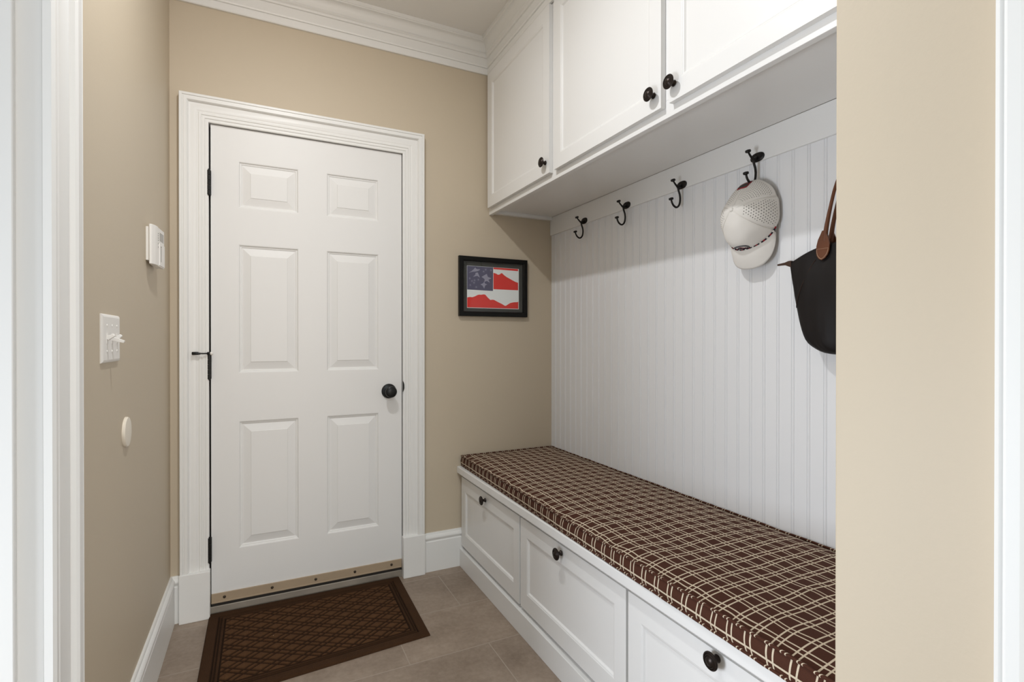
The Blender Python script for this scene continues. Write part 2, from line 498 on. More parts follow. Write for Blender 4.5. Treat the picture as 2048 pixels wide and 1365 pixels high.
# ------------------------------------------------------------------ the panelled door
DL, DR, DB, DT = -0.1905, 0.6185, 0.060, 2.0685
rings = [(0.003, -0.001), (0.006, -0.006), (0.0105, -0.0065), (0.013, -0.009), (0.016, -0.009), (0.0455, -0.0022), (0.0475, -0.0005), (0.049, -0.0005)]
pn = []
for (z0, z1) in ((0.264, 0.810), (1.018, 1.571), (1.729, 1.928)):
    pn += [(-0.087, z0, 0.152, z1), (0.2715, z0, 0.508, z1)]
d = MB(); d.panelled((DL, DB, DR, DT), 0.044, pn, rings, lambda u, v, dd: (u, YB + 0.002 - dd, v))
door = struct(d.build('door_1', M['door'], origin=(DL, YB + 0.002, DB)))
door['label'] = 'white six-panel door'
k = MB()
k.lathe([(0.0355, 0), (0.0355, 0.004), (0.033, 0.008), (0.028, 0.010), (0.014, 0.012), (0.0125, 0.022), (0.015, 0.030), (0.023, 0.036), (0.0275, 0.046),
         (0.0275, 0.052), (0.025, 0.057), (0.0245, 0.0575), (0.020, 0.060), (0.010, 0.062), (0.001, 0.0622)], (0.556, YB + 0.002, 0.912), (0, -1, 0), 40)
k.build('door_knob', M['black'], door, smooth=35)['label'] = 'round black door knob'
for zc in (1.820, 1.048, 0.279):
    h = MB()
    for j in range(5):
        h.lathe([(0.0062, 0), (0.0062, 0.0195)], (-0.1955, YB - 0.012, zc - 0.052 + j * 0.0208), (0, 0, 1), 14)
    h.lathe([(0.0035, 0), (0.0035, 0.112)], (-0.1955, YB - 0.012, zc - 0.056), (0, 0, 1), 10)
    h.box((-0.1955, YB - 0.012, zc - 0.05), (-0.188, YB + 0.004, zc + 0.05))
    h.build('hinge', M['black'], door, smooth=40)
st = MB()
st.tube([(-0.1955, YB - 0.016, 1.104), (-0.215, YB - 0.028, 1.104), (-0.248, YB - 0.034, 1.105)], 0.0028, 10)
st.lathe([(0.0075, 0), (0.0085, 0.002), (0.0085, 0.010), (0.006, 0.012)], (-0.1955, YB - 0.014, 1.098), (0, 0, 1), 16)
st.lathe([(0.0045, 0), (0.0045, 0.014)], (-0.226, YB - 0.031, 1.104), (-1, -0.1, 0), 12)
st.lathe([(0.006, 0), (0.0065, 0.003), (0.0065, 0.022), (0.005, 0.024)], (-0.232, YB - 0.032, 1.105), (-1, -0.05, 0), 14)
ds = st.build('door_stop', M['black'], door, smooth=40)
bm_ = MB(); bm_.lathe([(0.001, 0), (0.005, 0.001), (0.0072, 0.004), (0.0072, 0.008), (0.005, 0.011), (0.001, 0.012)], (-0.1925, YB - 0.022, 1.104), (1, 0.35, 0), 16)
o = bm_.build('bumper', M['plastic'], ds, smooth=50); o['label'] = 'white rubber bumper'
sw = boxes(((DL, YB - 0.004, 0.051), (DR - 0.002, YB + 0.003, 0.087)), ((DL, YB - 0.006, 0.047), (DR - 0.002, YB + 0.004, 0.053))).build('door_sweep', M['sweep'], door, bevel=0.001)
sw['label'] = 'scuffed tan metal sweep strip'
bs = boxes(((DL, YB + 0.002, 0.034), (DR - 0.002, YB + 0.03, 0.061))).build('sweep_gasket', M['rubber'], door)
for x in (-0.142, 0.042, 0.222, 0.395, 0.567):
    s = MB(); s.lathe([(0.0062, 0), (0.0055, 0.002), (0.002, 0.003)], (x, YB - 0.004, 0.068), (0, -1, 0), 14)
    s.build('screw', M['screw'], sw, smooth=40)

th = MB()
th.prism([(YB - 0.004, 0.0), (YB + 0.001, 0.029), (YB + 0.002, 0.032), (YB + 0.005, 0.0335), (YB + 0.007, 0.032), (YB + 0.008, 0.028), (YB + 0.05, 0.028), (YB + 0.05, 0)],
         lambda u, v, d: (d, u, v), -0.1955, 0.6205)
o = th.build('threshold', M['alu'], origin=(0.21, YB + 0.02, 0)); tag(o, 'worn metal threshold under the white panelled door', 'threshold')

# ------------------------------------------------------------------ doormat
U, V = 300, 215
P00, P10, P11, P01 = [np.array(p) for p in ((-0.197, 1.890), (0.595, 1.948), (0.602, 2.488), (-0.198, 2.492))]
uu, vv = np.meshgrid(np.linspace(0, 1, U), np.linspace(0, 1, V))
xy = (P00 * ((1 - uu) * (1 - vv))[..., None] + P10 * (uu * (1 - vv))[..., None] + P11 * (uu * vv)[..., None] + P01 * ((1 - uu) * vv)[..., None])
su, sv = uu * 0.80, vv * 0.57
ed = np.minimum(np.minimum(su, 0.80 - su), np.minimum(sv, 0.57 - sv))


def groove(c, w): return np.clip(1 - np.abs(c) / w, 0, 1)


a1 = (su * 0.62 + sv * 0.92); a2 = (su * 0.62 - sv * 0.92)
per = 0.066
g = np.zeros_like(su)
for a in (a1, a2):
    for off in (0.0, 0.022):
        c = (a + off + per * 40) % per; c = np.minimum(c, per - c)
        g = np.maximum(g, groove(c, 0.0068) ** 0.7)
inside = ed > 0.068
g = np.where(inside, g, 0)
for e in (0.040, 0.050, 0.064):
    g = np.maximum(g, groove(ed - e, 0.0042))
zz = 0.0095 - 0.0055 * g - 0.005 * np.clip(1 - ed / 0.006, 0, 1) ** 2
zz = np.where(ed <= 0.0001, 0.001, zz)
mm = MB()
mm.v = [(x, y, z) for (x, y), z in zip(xy.reshape(-1, 2).tolist(), zz.reshape(-1).tolist())]
ii = np.arange(U * V).reshape(V, U)
mm.f = np.stack([ii[:-1, :-1], ii[:-1, 1:], ii[1:, 1:], ii[1:, :-1]], -1).reshape(-1, 4).tolist()
rim = list(ii[0, :]) + list(ii[1:, -1]) + list(ii[-1, -2::-1]) + list(ii[-2:0:-1, 0])
k0 = len(mm.v); mm.v += [(mm.v[i][0], mm.v[i][1], 0.0005) for i in rim]
nr = len(rim)
mm.f += [(int(rim[i]), k0 + i, k0 + (i + 1) % nr, int(rim[(i + 1) % nr])) for i in range(nr)] + [tuple(k0 + i for i in range(nr - 1, -1, -1))]
mo = mm.build('doormat', M['mat'], merge=False, smooth=40, origin=(0.2, 2.2, 0))
at = mo.data.attributes.new('relief', 'FLOAT', 'POINT')
rel = np.concatenate([(1 - g).reshape(-1) * np.where(inside, 1.0, 0.45).reshape(-1), np.zeros(nr)]).astype(np.float32)
at.data.foreach_set('value', rel)
tag(mo, 'dark brown lattice-patterned doormat lying before the white door', 'doormat')

# ------------------------------------------------------------------ cabinet hardware
KNOB = [(0.0085, 0), (0.0095, 0.0015), (0.0085, 0.004), (0.0062, 0.008), (0.0062, 0.014), (0.010, 0.018), (0.0185, 0.0195), (0.0205, 0.0215),
        (0.0205, 0.0235), (0.0185, 0.0255), (0.0160, 0.0258), (0.0155, 0.0250), (0.0145, 0.0258), (0.0132, 0.0272), (0.0118, 0.0272), (0.0112, 0.0262),
        (0.0090, 0.0280), (0.0050, 0.0298), (0.0005, 0.0303)]


def knob(y, z, x, parent):
    m = MB(); m.lathe(KNOB, (x, y, z), (-1, 0, 0), 32)
    return m.build('knob', M['bronze'], parent, smooth=28)


SH = [(0.0015, -0.0015), (0.005, -0.002), (0.009, -0.0065), (0.0105, -0.0075), (0.012, -0.0075)]


def front(name, y0, y1, z0, z1, x, stile, railb, railt, parent):
    m = MB()
    m.panelled((y0, z0, y1, z1), 0.0185, [(y0 + stile, z0 + railb, y1 - stile, z1 - railt)], SH, lambda u, v, d: (x - d, u, v))
    return m.build(name, M['cab'], parent, bevel=0.0018)


# ------------------------------------------------------------------ wall cabinet
FX = 1.0845
wc = thing('wall_cabinet', (1.27, 1.49, 1.82), 'white wall cabinet with three framed doors above the coat hooks', 'cabinet')
cb = boxes(((FX, 0.481, 1.820), (FX + 0.02, YB - 0.001, 1.872)),          # bottom rail
           ((FX, 0.481, 2.530), (FX + 0.02, YB - 0.001, 2.718)),          # top rail behind the crown
           ((FX, 2.455, 1.872), (FX + 0.02, YB - 0.001, 2.53)), ((FX, 1.79, 1.872), (FX + 0.02, 1.85, 2.53)), ((FX, 1.135, 1.872), (FX + 0.02, 1.19, 2.53)),
           ((FX, 0.481, 1.872), (FX + 0.02, 0.535, 2.53)),
           ((FX + 0.02, 2.474, 1.826), (XR - 0.009, YB - 0.001, 2.718)), ((FX + 0.02, 0.481, 1.826), (XR - 0.009, 0.50, 2.718)),
           ((FX + 0.02, 0.50, 1.843), (XR - 0.009, 2.474, 1.860)), ((FX + 0.02, 0.50, 2.70), (XR - 0.009, 2.474, 2.718)), ((XR - 0.017, 0.5, 1.86), (XR - 0.009, 2.474, 2.70)))
cb.build('carcass', M['cab'], wc, merge=False, bevel=0.001)
for y0, y1, ky in ((1.837, 2.476, 1.866), (1.178, 1.800, 1.209), (0.522, 1.146, 1.124)):
    dr = front('cabinet_door', y0, y1, 1.850, 2.546, FX - 0.0185, 0.052, 0.056, 0.056, wc)
    knob(ky, 1.898, FX - 0.0185, dr)

# ------------------------------------------------------------------ hook rail and hooks
rail = boxes(((XR - 0.009, 0.482, 1.7435), (XR + 0.0125, YB - 0.0005, 1.8425))).build('hook_rail', M['cab'], bevel=0.001)
rail.location = (0, 0, 0)
tag(rail, 'flat white board above the beadboard carrying the coat hooks', 'rail')
HXW = XR - 0.009


def make_hook(y, label):
    t = thing('coat_hook', (HXW, y, 1.757), label, 'coat hook', 'wrought iron coat hooks on the white board')
    f = lambda u, w: (HXW - u, y, 1.757 + w)
    pl = MB()
    n = 28; out = []
    for k in range(n):
        a = 2 * math.pi * k / n
        out.append((math.copysign(abs(math.cos(a)) ** 0.75, math.cos(a)) * 0.026, math.sin(a) * 0.0150))
    prev = None
    rows = []
    for sc, dpt in ((1.0, 0.0), (1.0, 0.0025), (0.88, 0.0045), (0.5, 0.0055)):
        rows.append([(HXW - dpt, y + u * sc, 1.757 + v * sc) for u, v in out])
    pl.strip(rows, close=True); k0 = len(pl.v); pl.f.append(tuple(range(k0 - n, k0)))
    pl.build('mounting_plate', M['iron'], t, smooth=35)
    for dy in (-0.017, 0.017):
        s = MB(); s.lathe([(0.004, 0), (0.0035, 0.0014), (0.001, 0.002)], (HXW - 0.0042, y + dy, 1.757), (-1, 0, 0), 12)
        s.build('screw', M['iron'], t, smooth=40)
    a = MB()
    a.tube([f(0.003, -0.001), f(0.012, -0.006), f(0.021, -0.009), f(0.029, -0.004), f(0.037, 0.003), f(0.044, 0.011)], [0.0062, 0.0055, 0.0046, 0.0036, 0.0032, 0.003], 12, 4)
    ua = a.build('upper_prong', M['iron'], t, smooth=60)
    a = MB(); a.lathe([(0.004, -0.001), (0.0082, 0.0008), (0.0090, 0.003), (0.0090, 0.0062), (0.0076, 0.0085), (0.003, 0.0095)], f(0.0435, 0.009), (-0.30, 0, 0.95), 18)
    a.build('finial', M['iron'], ua, smooth=40)
    a = MB()
    a.tube([f(0.017, -0.006), f(0.019, -0.013), f(0.0165, -0.024), f(0.011, -0.038), f(0.009, -0.054), f(0.0115, -0.072), f(0.019, -0.084), f(0.030, -0.0885), f(0.042, -0.083),
            f(0.050, -0.073), f(0.0535, -0.063)], [0.0048, 0.0043, 0.0039, 0.0038, 0.0038, 0.0038, 0.0038, 0.0038, 0.0038, 0.0036, 0.0034], 12, 4)
    la = a.build('lower_prong', M['iron'], t, smooth=60)
    a = MB(); a.lathe([(0.004, -0.001), (0.0082, 0.0008), (0.0090, 0.003), (0.0090, 0.0062), (0.0076, 0.0085), (0.003, 0.0095)], f(0.0535, -0.0635), (-0.25, 0, 0.97), 18)
    a.build('finial', M['iron'], la, smooth=40)
    return t


HOOKS = [(2.158, 'empty dark iron coat hook nearest the picture and back wall'),
         (1.826, 'empty dark iron coat hook, second along from the back wall'),
         (1.494, 'empty dark iron coat hook next to the hook with the cap'),
         (1.158, 'dark iron coat hook holding the white perforated cap'),
         (0.825, 'dark iron coat hook holding the handles of the black tote bag')]
h0 = make_hook(*HOOKS[0])


def copy_tree(o, parent=None):
    c = o.copy(); C.objects.link(c)
    if parent is not None: c.parent = parent; c.matrix_parent_inverse = o.matrix_parent_inverse.copy()
    for ch in o.children: copy_tree(ch, c)
    return c


for hy, lb in HOOKS[1:]:
    c = copy_tree(h0); c.location = (HXW, hy, 1.757); c['label'] = lb

# ------------------------------------------------------------------ storage bench
BX = 0.941
sb = thing('storage_bench', (1.2, 1.49, 0), 'white built-in storage bench with three drawers along the beadboard wall', 'bench')
bo = boxes(((0.913, 0.482, 0), (0.940, YB - 0.001, 0.090)),                     # base board
           ((BX, 0.482, 0.09), (BX + 0.02, YB - 0.001, 0.125)), ((BX, 0.482, 0.44), (BX + 0.02, YB - 0.001, 0.476)),
           ((BX, 2.455, 0.12), (BX + 0.02, YB - 0.001, 0.45)), ((BX, 1.79, 0.12), (BX + 0.02, 1.825, 0.45)), ((BX, 1.13, 0.12), (BX + 0.02, 1.165, 0.45)),
           ((BX, 0.482, 0.12), (BX + 0.02, 0.51, 0.45)),
           ((BX + 0.02, 2.475, 0.0), (XR - 0.002, YB - 0.001, 0.476)), ((BX + 0.02, 0.482, 0.0), (XR - 0.002, 0.505, 0.476)), ((XR - 0.02, 0.505, 0), (XR - 0.002, 2.475, 0.476)))
bo.build('carcass', M['cab'], sb, merge=False, bevel=0.0015)
boxes(((0.903, 0.482, 0.476), (XR - 0.001, YB - 0.001, 0.511))).build('seat_board', M['cab'], sb, bevel=0.004)
for y0, y1, ky, kz in ((1.8235, 2.482, 2.167, 0.426), (1.1585, 1.8135, 1.505, 0.431), (0.495, 1.1485, 0.835, 0.444)):
    dr = front('drawer', y0, y1, 0.107, 0.458, BX - 0.0185, 0.054, 0.066, 0.066, sb)
    knob(ky, kz, BX - 0.0185, dr)

# ------------------------------------------------------------------ bench cushion
NY = 360; Y0, Y1 = 0.500, 2.488
PER = 0.047
prof_n = []


def cush_x(y): return 0.926 - 0.030 * (Y1 - y) / (Y1 - Y0)


cm = MB(); cm.uv = []
NT_, NF, NS = 70, 12, 3
rows = []
for i in range(NY + 1):
    y = Y0 + (Y1 - Y0) * i / NY
    xf = cush_x(y); xb = XR - 0.006
    ey = min(y - Y0, Y1 - y)
    row = []
    # front boxing, bottom to top
    for k in range(NF + 1):
        s = k / NF
        bulge = 0.006 * math.sin(math.pi * s) + 0.0015 * noise.noise((y * 14, s * 2, 3.1))
        row.append(((xf - bulge + 0.001, y, 0.513 + 0.049 * s + 0.0015 * noise.noise((y * 9, 1.7, 0))), (y / PER + 0.25 * noise.noise((y * 6, s, 9.0)), 0.34 + 0.80 * s)))
    # top
    for k in range(NT_ + 1):
        s = k / NT_; x = xf + (xb - xf) * s
        ex = min(x - xf, xb - x)
        e = min(ex, ey)
        z = 0.560 + 0.014 * (1 - math.exp(-e / 0.035)) + 0.0035 * noise.noise((x * 7, y * 6, 0.4)) * min(1, e / 0.05)
        if ex < 0.05: z += 0.0018 * noise.noise((y * 38, 5.0, x * 9)) * (1 - ex / 0.05)
        wob = 0.16 * noise.noise((x * 9, y * 9, 2.0)) + 0.10 * noise.noise((x * 3, y * 3, 8.0))
        pk = 0.22 * math.exp(-ex / 0.03) * noise.noise((y * 20, 4.0, 0))
        row.append(((x, y, z), (y / PER + wob + pk, (x - 0.9) / PER + 0.2 * noise.noise((x * 5 + 40, y * 5, 1.0)) + 0.14 * noise.noise((x * 16, y * 16, 5.0)))))
    # back side down
    for k in range(NS + 1):
        s = k / NS
        row.append(((xb, y, 0.562 - 0.049 * s), (y / PER, 1.295 - 0.72 * s)))
    rows.append(row)
n = len(rows[0])
for r in rows:
    for p, uvp in r: cm.v.append(p); cm.uv.append(uvp)
for i in range(NY):
    for k in range(n - 1):
        cm.f.append((i * n + k, i * n + k + 1, (i + 1) * n + k + 1, (i + 1) * n + k))
    cm.f.append((i * n + n - 1, i * n, (i + 1) * n, (i + 1) * n + n - 1))      # underside
# the two ends with their own boxing pattern
for i, flip in ((0, False), (NY, True)):
    k0 = len(cm.v)
    top = [r for r in rows[i][NF + 1:NF + 2 + NT_]]
    for (p, _) in top:
        cm.v += [p, (p[0], p[1], 0.513)]; cm.uv += [(p[0] / PER, 1.295), (p[0] / PER, 0.575)]
    for k in range(len(top) - 1):
        q = (k0 + 2 * k, k0 + 2 * k + 1, k0 + 2 * k + 3, k0 + 2 * k + 2)
        cm.f.append(q[::-1] if flip else q)
cu = cm.build('bench_cushion', M['cushion'], smooth=180, origin=(1.19, 1.49, 0.512))
import bmesh
_b = bmesh.new(); _b.from_mesh(cu.data); bmesh.ops.recalc_face_normals(_b, faces=_b.faces); _b.to_mesh(cu.data); _b.free()
cu.data.set_sharp_from_angle(angle=math.radians(50))
tag(cu, 'long brown seat cushion with cream lattice lines on the white bench', 'cushion')


def piping(z, dz, amp):
    """corded seam running round the cushion"""
    loop = []
    for i in range(0, 260):
        y = Y0 + (Y1 - Y0) * i / 259; loop.append((cush_x(y) - 0.0012 + amp * 0.6 * noise.noise((y * 40, z * 9, 2)), y, z + amp * noise.noise((y * 26, z * 50, 0))))
    for i in range(1, 50): loop.append((cush_x(Y1) + (XR - 0.006 - cush_x(Y1)) * i / 50, Y1 + 0.0005, z + dz))
    for i in range(0, 120): loop.append((XR - 0.0055, Y1 - (Y1 - Y0) * i / 119, z + amp * noise.noise((i * .4, 7, z))))
    for i in range(1, 50): loop.append((XR - 0.006 - (XR - 0.006 - cush_x(Y0)) * i / 50, Y0 - 0.0005, z + dz))
    m = MB(); m.tube(loop + loop[:1], 0.0036, 8)
    nl = len(m.v) // 8
    m.uv = []
    for i in range(nl):
        for k in range(8):
            m.uv.append((m.v[i * 8 + k][1] / PER * 1.35 + m.v[i * 8 + k][0] / PER * 1.3, 0.5))
    return m


for z, a in ((0.5635, 0.0016), (0.5155, 0.0010)):
    o = piping(z, 0, a).build('piping', M['cushion'], cu, smooth=180)
    o.location = -cu.location; o.matrix_parent_inverse = Matrix.Identity(4)

# ------------------------------------------------------------------ framed picture
fx0, fx1, fz0, fz1, fd = 0.911, 1.304, 1.283, 1.593, 0.022
pf = thing('framed_picture', (1.1075, YB, fz0), 'black framed print of a flag made of red mountains on the back wall', 'picture')
fm = MB(); w = 0.0245; y_ = YB - fd
prev = []
for ins, dep in ((0, 0.0005), (0, fd - 0.002), (0.002, fd), (w - 0.004, fd), (w, fd - 0.004), (w, 0.006)):
    prev.append([(fx0 + ins, YB - dep, fz0 + ins), (fx1 - ins, YB - dep, fz0 + ins), (fx1 - ins, YB - dep, fz1 - ins), (fx0 + ins, YB - dep, fz1 - ins)])
fm.strip(prev, close=True)
fm.build('frame', M['fblack'], pf)
boxes(((fx0 + 0.01, YB - 0.0070, fz0 + 0.01), (fx1 - 0.01, YB - 0.002, fz1 - 0.01))).build('mat_board', M['mat_board'], pf)
px0, px1, pz0, pz1 = 0.957, 1.257, 1.326, 1.545
art = boxes(((px0, YB - 0.0078, pz0), (px1, YB - 0.0070, pz1))).build('print', M['paper'], pf)
pw, ph = px1 - px0, pz1 - pz0


def ink(name, poly, mat, dep=0.0081):
    m = MB(); m.prism(poly, lambda u, v, d: (px0 + u * pw, YB - d, pz0 + v * ph), 0.0077, dep)
    return m.build(name, mat, art)


ink('canton', [(0.003, 0.435), (0.488, 0.425), (0.492, 0.995), (0.003, 0.995)], M['navy'])
ink('red_stripe', [(0.498, 0.955), (0.985, 0.945), (0.985, 0.995), (0.498, 0.995)], M['red'])
ink('red_mountain', [(0.498, 0.47), (0.985, 0.47), (0.985, 0.655), (0.93, 0.675), (0.87, 0.71), (0.80, 0.755), (0.75, 0.785), (0.70, 0.83), (0.665, 0.87), (0.645, 0.865), (0.62, 0.835),
                     (0.585, 0.825), (0.55, 0.85), (0.498, 0.865)], M['red'])
ink('red_mountain', [(0.003, 0.012), (0.99, 0.012), (0.99, 0.19), (0.97, 0.175), (0.90, 0.17), (0.83, 0.15), (0.78, 0.11), (0.74, 0.075), (0.715, 0.08), (0.66, 0.12), (0.58, 0.165), (0.51, 0.21),
                     (0.48, 0.215), (0.44, 0.205), (0.39, 0.26), (0.345, 0.325), (0.315, 0.335), (0.29, 0.33), (0.255, 0.32), (0.235, 0.325), (0.20, 0.315), (0.15, 0.28), (0.10, 0.255), (0.05, 0.26), (0.003, 0.245)], M['red'])
random.seed(4)


def star(cx, cy, r, k, r2, rot): return [(cx + (r if i % 2 == 0 else r2) * math.cos(rot + math.pi * i / k) * 0.73, cy + (r if i % 2 == 0 else r2) * math.sin(rot + math.pi * i / k)) for i in range(2 * k)]


sk = MB()
fnk = lambda u, v, d: (px0 + u * pw, YB - d, pz0 + v * ph)
for poly in ([(0.03, 0.83), (0.08, 0.87), (0.13, 0.93), (0.15, 0.965), (0.18, 0.93), (0.25, 0.93), (0.21, 0.89), (0.16, 0.87), (0.10, 0.86)],
             [(0.16, 0.84), (0.20, 0.85), (0.22, 0.79), (0.24, 0.73), (0.19, 0.77), (0.11, 0.74), (0.15, 0.79)],
             [(0.27, 0.75), (0.33, 0.80), (0.37, 0.83), (0.39, 0.76), (0.46, 0.73), (0.40, 0.69), (0.43, 0.62), (0.37, 0.66), (0.32, 0.63), (0.33, 0.70)],
             [(0.25, 0.57), (0.30, 0.60), (0.32, 0.64), (0.34, 0.59), (0.38, 0.58), (0.34, 0.55), (0.32, 0.47), (0.29, 0.54)]):
    sk.prism(poly, fnk, 0.0080, 0.0083)
for cx, cy in ((0.05, 0.70), (0.09, 0.64), (0.14, 0.66), (0.21, 0.68), (0.06, 0.54), (0.17, 0.50), (0.13, 0.60), (0.35, 0.93), (0.45, 0.92), (0.31, 0.88)):
    sk.prism(star(cx, cy, 0.045, 6, 0.006, random.random()), fnk, 0.0080, 0.0083)
sk.build('sketch_lines', M['sketch'], art, merge=False)
boxes(((fx0 + w - 0.003, YB - 0.0145, fz0 + w - 0.003), (fx1 - w + 0.003, YB - 0.0128, fz1 - w + 0.003))).build('glass_pane', M['glass'], pf)

# ------------------------------------------------------------------ things on the left wall
tz0, tz1 = 1.408, 1.537
tt = thing('thermostat', (XL, 2.08, tz0), 'white thermostat box with small grey display on the left wall near the corner', 'thermostat')
boxes(((XL, 2.012, tz0 + 0.012), (XL + 0.009, 2.140, tz1 - 0.008))).build('back_plate', M['plastic'], tt, bevel=0.001)
pr = [(2.006, XL + 0.010), (2.006, XL + 0.0155), (2.010, XL + 0.0185), (2.025, XL + 0.0245), (2.045, XL + 0.0275), (2.058, XL + 0.0275), (2.0625, XL + 0.0255),
      (2.066, XL + 0.0265), (2.150, XL + 0.0305), (2.150, XL + 0.009), (2.02, XL + 0.009)]
m = MB(); m.prism(pr, lambda u, v, d: (v, u, d), tz0, tz1); m.build('cover', M['plastic'], tt, bevel=0.0015)
fxx = lambda y: XL + 0.0265 + (y - 2.066) / (2.150 - 2.066) * 0.004


def plate(name, y0, y1, z0, z1, mat, dep=0.0006):
    m = MB(); m.add([(fxx(y0) + dep, y0, z0), (fxx(y1) + dep, y1, z0), (fxx(y1) + dep, y1, z1), (fxx(y0) + dep, y0, z1), (fxx(y0) - 0.002, y0, z0), (fxx(y1) - 0.002, y1, z0), (fxx(y1) - 0.002, y1, z1), (fxx(y0) - 0.002, y0, z1)],
                    [(0, 1, 2, 3), (0, 4, 5, 1), (1, 5, 6, 2), (2, 6, 7, 3), (3, 7, 4, 0), (7, 6, 5, 4)])
    return m.build(name, mat, tt)


plate('display', 2.082, 2.138, 1.496, 1.524, M['lcd'])
plate('flap', 2.074, 2.146, 1.412, 1.486, M['plastic'], 0.0022)
plate('slot', 2.092, 2.0945, 1.425, 1.473, M['slot'], 0.0026)
plate('grip', 2.091, 2.096, 1.474, 1.478, M['slot'], 0.0028)
for i in range(4):
    m = MB(); m.lathe([(0.0024, 0), (0.002, 0.0008)], (XL + 0.0272, 2.0535, 1.515 - i * 0.0075), (1, 0, 0), 10); m.build('vent_hole', M['slot'], tt)
for zz_ in (1.482, 1.470):
    m = MB(); m.lathe([(0.0030, 0), (0.0025, 0.0012)], (XL + 0.0272, 2.053, zz_), (1, 0, 0), 12); m.build('button', M['lcd'], tt)

ls = thing('light_switch', (XL, 1.5645, 1.107), 'white three-gang toggle light switch plate on the left wall', 'light switch')
m = MB(); rows = []
for ins, dep in ((0, 0), (0, 0.002), (0.003, 0.0048), (0.007, 0.0062)):
    rows.append([(XL + dep, 1.483 + ins, 1.107 + ins), (XL + dep, 1.646 - ins, 1.107 + ins), (XL + dep, 1.646 - ins, 1.223 - ins), (XL + dep, 1.483 + ins, 1.223 - ins)])
m.strip(rows, close=True); m.f.append((12, 13, 14, 15)); m.build('face_plate', M['plastic'], ls)
PX = XL + 0.0062
for y, dirn, ln in ((1.5185, 0.55, 0.017), (1.5645, -0.32, 0.026), (1.6105, 0.75, 0.013)):
    boxes(((PX - 0.001, y - 0.006, 1.1525), (PX + 0.0008, y + 0.006, 1.1775))).build('switch_collar', M['plastic'], ls, bevel=0.0004)
    t = MB(); ca, sa = math.cos(dirn), math.sin(dirn); rows = []
    for s, hw, hh in ((0, 0.0052, 0.0052), (ln * 0.9, 0.0042, 0.0034), (ln, 0.0034, 0.0026)):
        c0 = Vector((PX + s * ca, y, 1.165 + s * sa)); e = Vector((-sa, 0, ca))
        rows.append([c0 + e * hh + Vector((0, -hw, 0)), c0 + e * hh + Vector((0, hw, 0)), c0 - e * hh + Vector((0, hw, 0)), c0 - e * hh + Vector((0, -hw, 0))])
    t.strip(rows, close=True); t.f.append((8, 9, 10, 11)); t.build('toggle', M['plastic'], ls, bevel=0.0008)
    for z in (1.196, 1.134):
        s = MB(); s.lathe([(0.0034, 0), (0.003, 0.0012), (0.001, 0.0016)], (PX - 0.0002, y, z), (1, 0, 0), 12); s.build('screw', M['plastic'], ls, smooth=40)

m = MB(); m.lathe([(0.041, 0), (0.041, 0.004), (0.039, 0.007), (0.035, 0.0078), (0.001, 0.008)], (XL, 1.729, 0.909), (1, 0, 0), 56)
o = m.build('wall_cover', M['cream'], smooth=30, origin=(XL, 1.729, 0.909)); tag(o, 'round cream blank cover disc low on the left wall below the switch', 'cover plate')

# ------------------------------------------------------------------ baseball cap hanging on its hook
CY, CZ = 1.163, 1.567
AP = Vector((1.344, CY, 1.574))


def rim_pt(ph):
    c, s = math.cos(ph), math.sin(ph)
    return Vector((1.4505 - 0.050 * max(0, c) ** 3 - 0.018 * max(0, -c) ** 4 - 0.032 * max(0, s) ** 1.5, CY + 0.088 * math.copysign(abs(s) ** 0.92, s), CZ - 0.112 * math.copysign(abs(c) ** 0.95, c)))


def crown_pt(ph, t):
    r = rim_pt(ph)
    a = math.pi / 2 * t
    g_ = math.sin(a) ** 1.05; f_ = 1 - math.cos(a) ** 1.0
    kb = 0.72 * max(0, -math.cos(ph)) ** 0.8
    g_ += (t - g_) * kb; f_ += (t - f_) * kb
    p = Vector((AP.x + (r.x - AP.x) * f_, AP.y + (r.y - AP.y) * g_, AP.z + (r.z - AP.z) * g_))
    seam = min(abs(((ph + math.pi) % (2 * math.pi) - math.pi) - q) for q in (1.02, -1.05, 1.95, -1.95, math.pi, -math.pi))
    p += (p - Vector((1.43, CY, CZ))).normalized() * (0.0022 * (1 - math.exp(-seam / 0.12)) + 0.002 * noise.noise(p * 26))
    return p


cap = thing('baseball_cap', (1.45, CY, 1.39), 'white baseball cap with perforated panels hanging from a coat hook', 'cap')


def shell(name, ph0, ph1, mat, nph, t0=0.02, t1=1.0, off=0.0):
    nt = 36; rows_ = []; uv = []; hem = []
    for j in range(nt + 1):
        t = t0 + (t1 - t0) * j / nt
        rows_.append([crown_pt(ph0 + (ph1 - ph0) * i / nph, t) for i in range(nph + 1)])
        for i in range(nph + 1):
            ph = ph0 + (ph1 - ph0) * i / nph
            pm = (ph0 + ph1) / 2
            uv.append(((ph - pm) * 0.105 * math.sin(math.pi / 2 * t) / 0.0082 + 50, t * 0.15 / 0.0068 + 10))
            sd = min(ph - ph0, ph1 - ph) * 0.105 * math.sin(math.pi / 2 * t)
            hem.append(1.0 if sd > 0.0085 and 0.28 < t < 0.93 else 0.0)
    m = MB(); m.strip(rows_); m.uv = uv
    o = m.build(name, mat, cap, smooth=180)
    o.data.attributes.new('open_weave', 'FLOAT', 'POINT').data.foreach_set('value', hem)
    md = o.modifiers.new('cloth', 'SOLIDIFY'); md.thickness = 0.0015; md.offset = -1
    return o


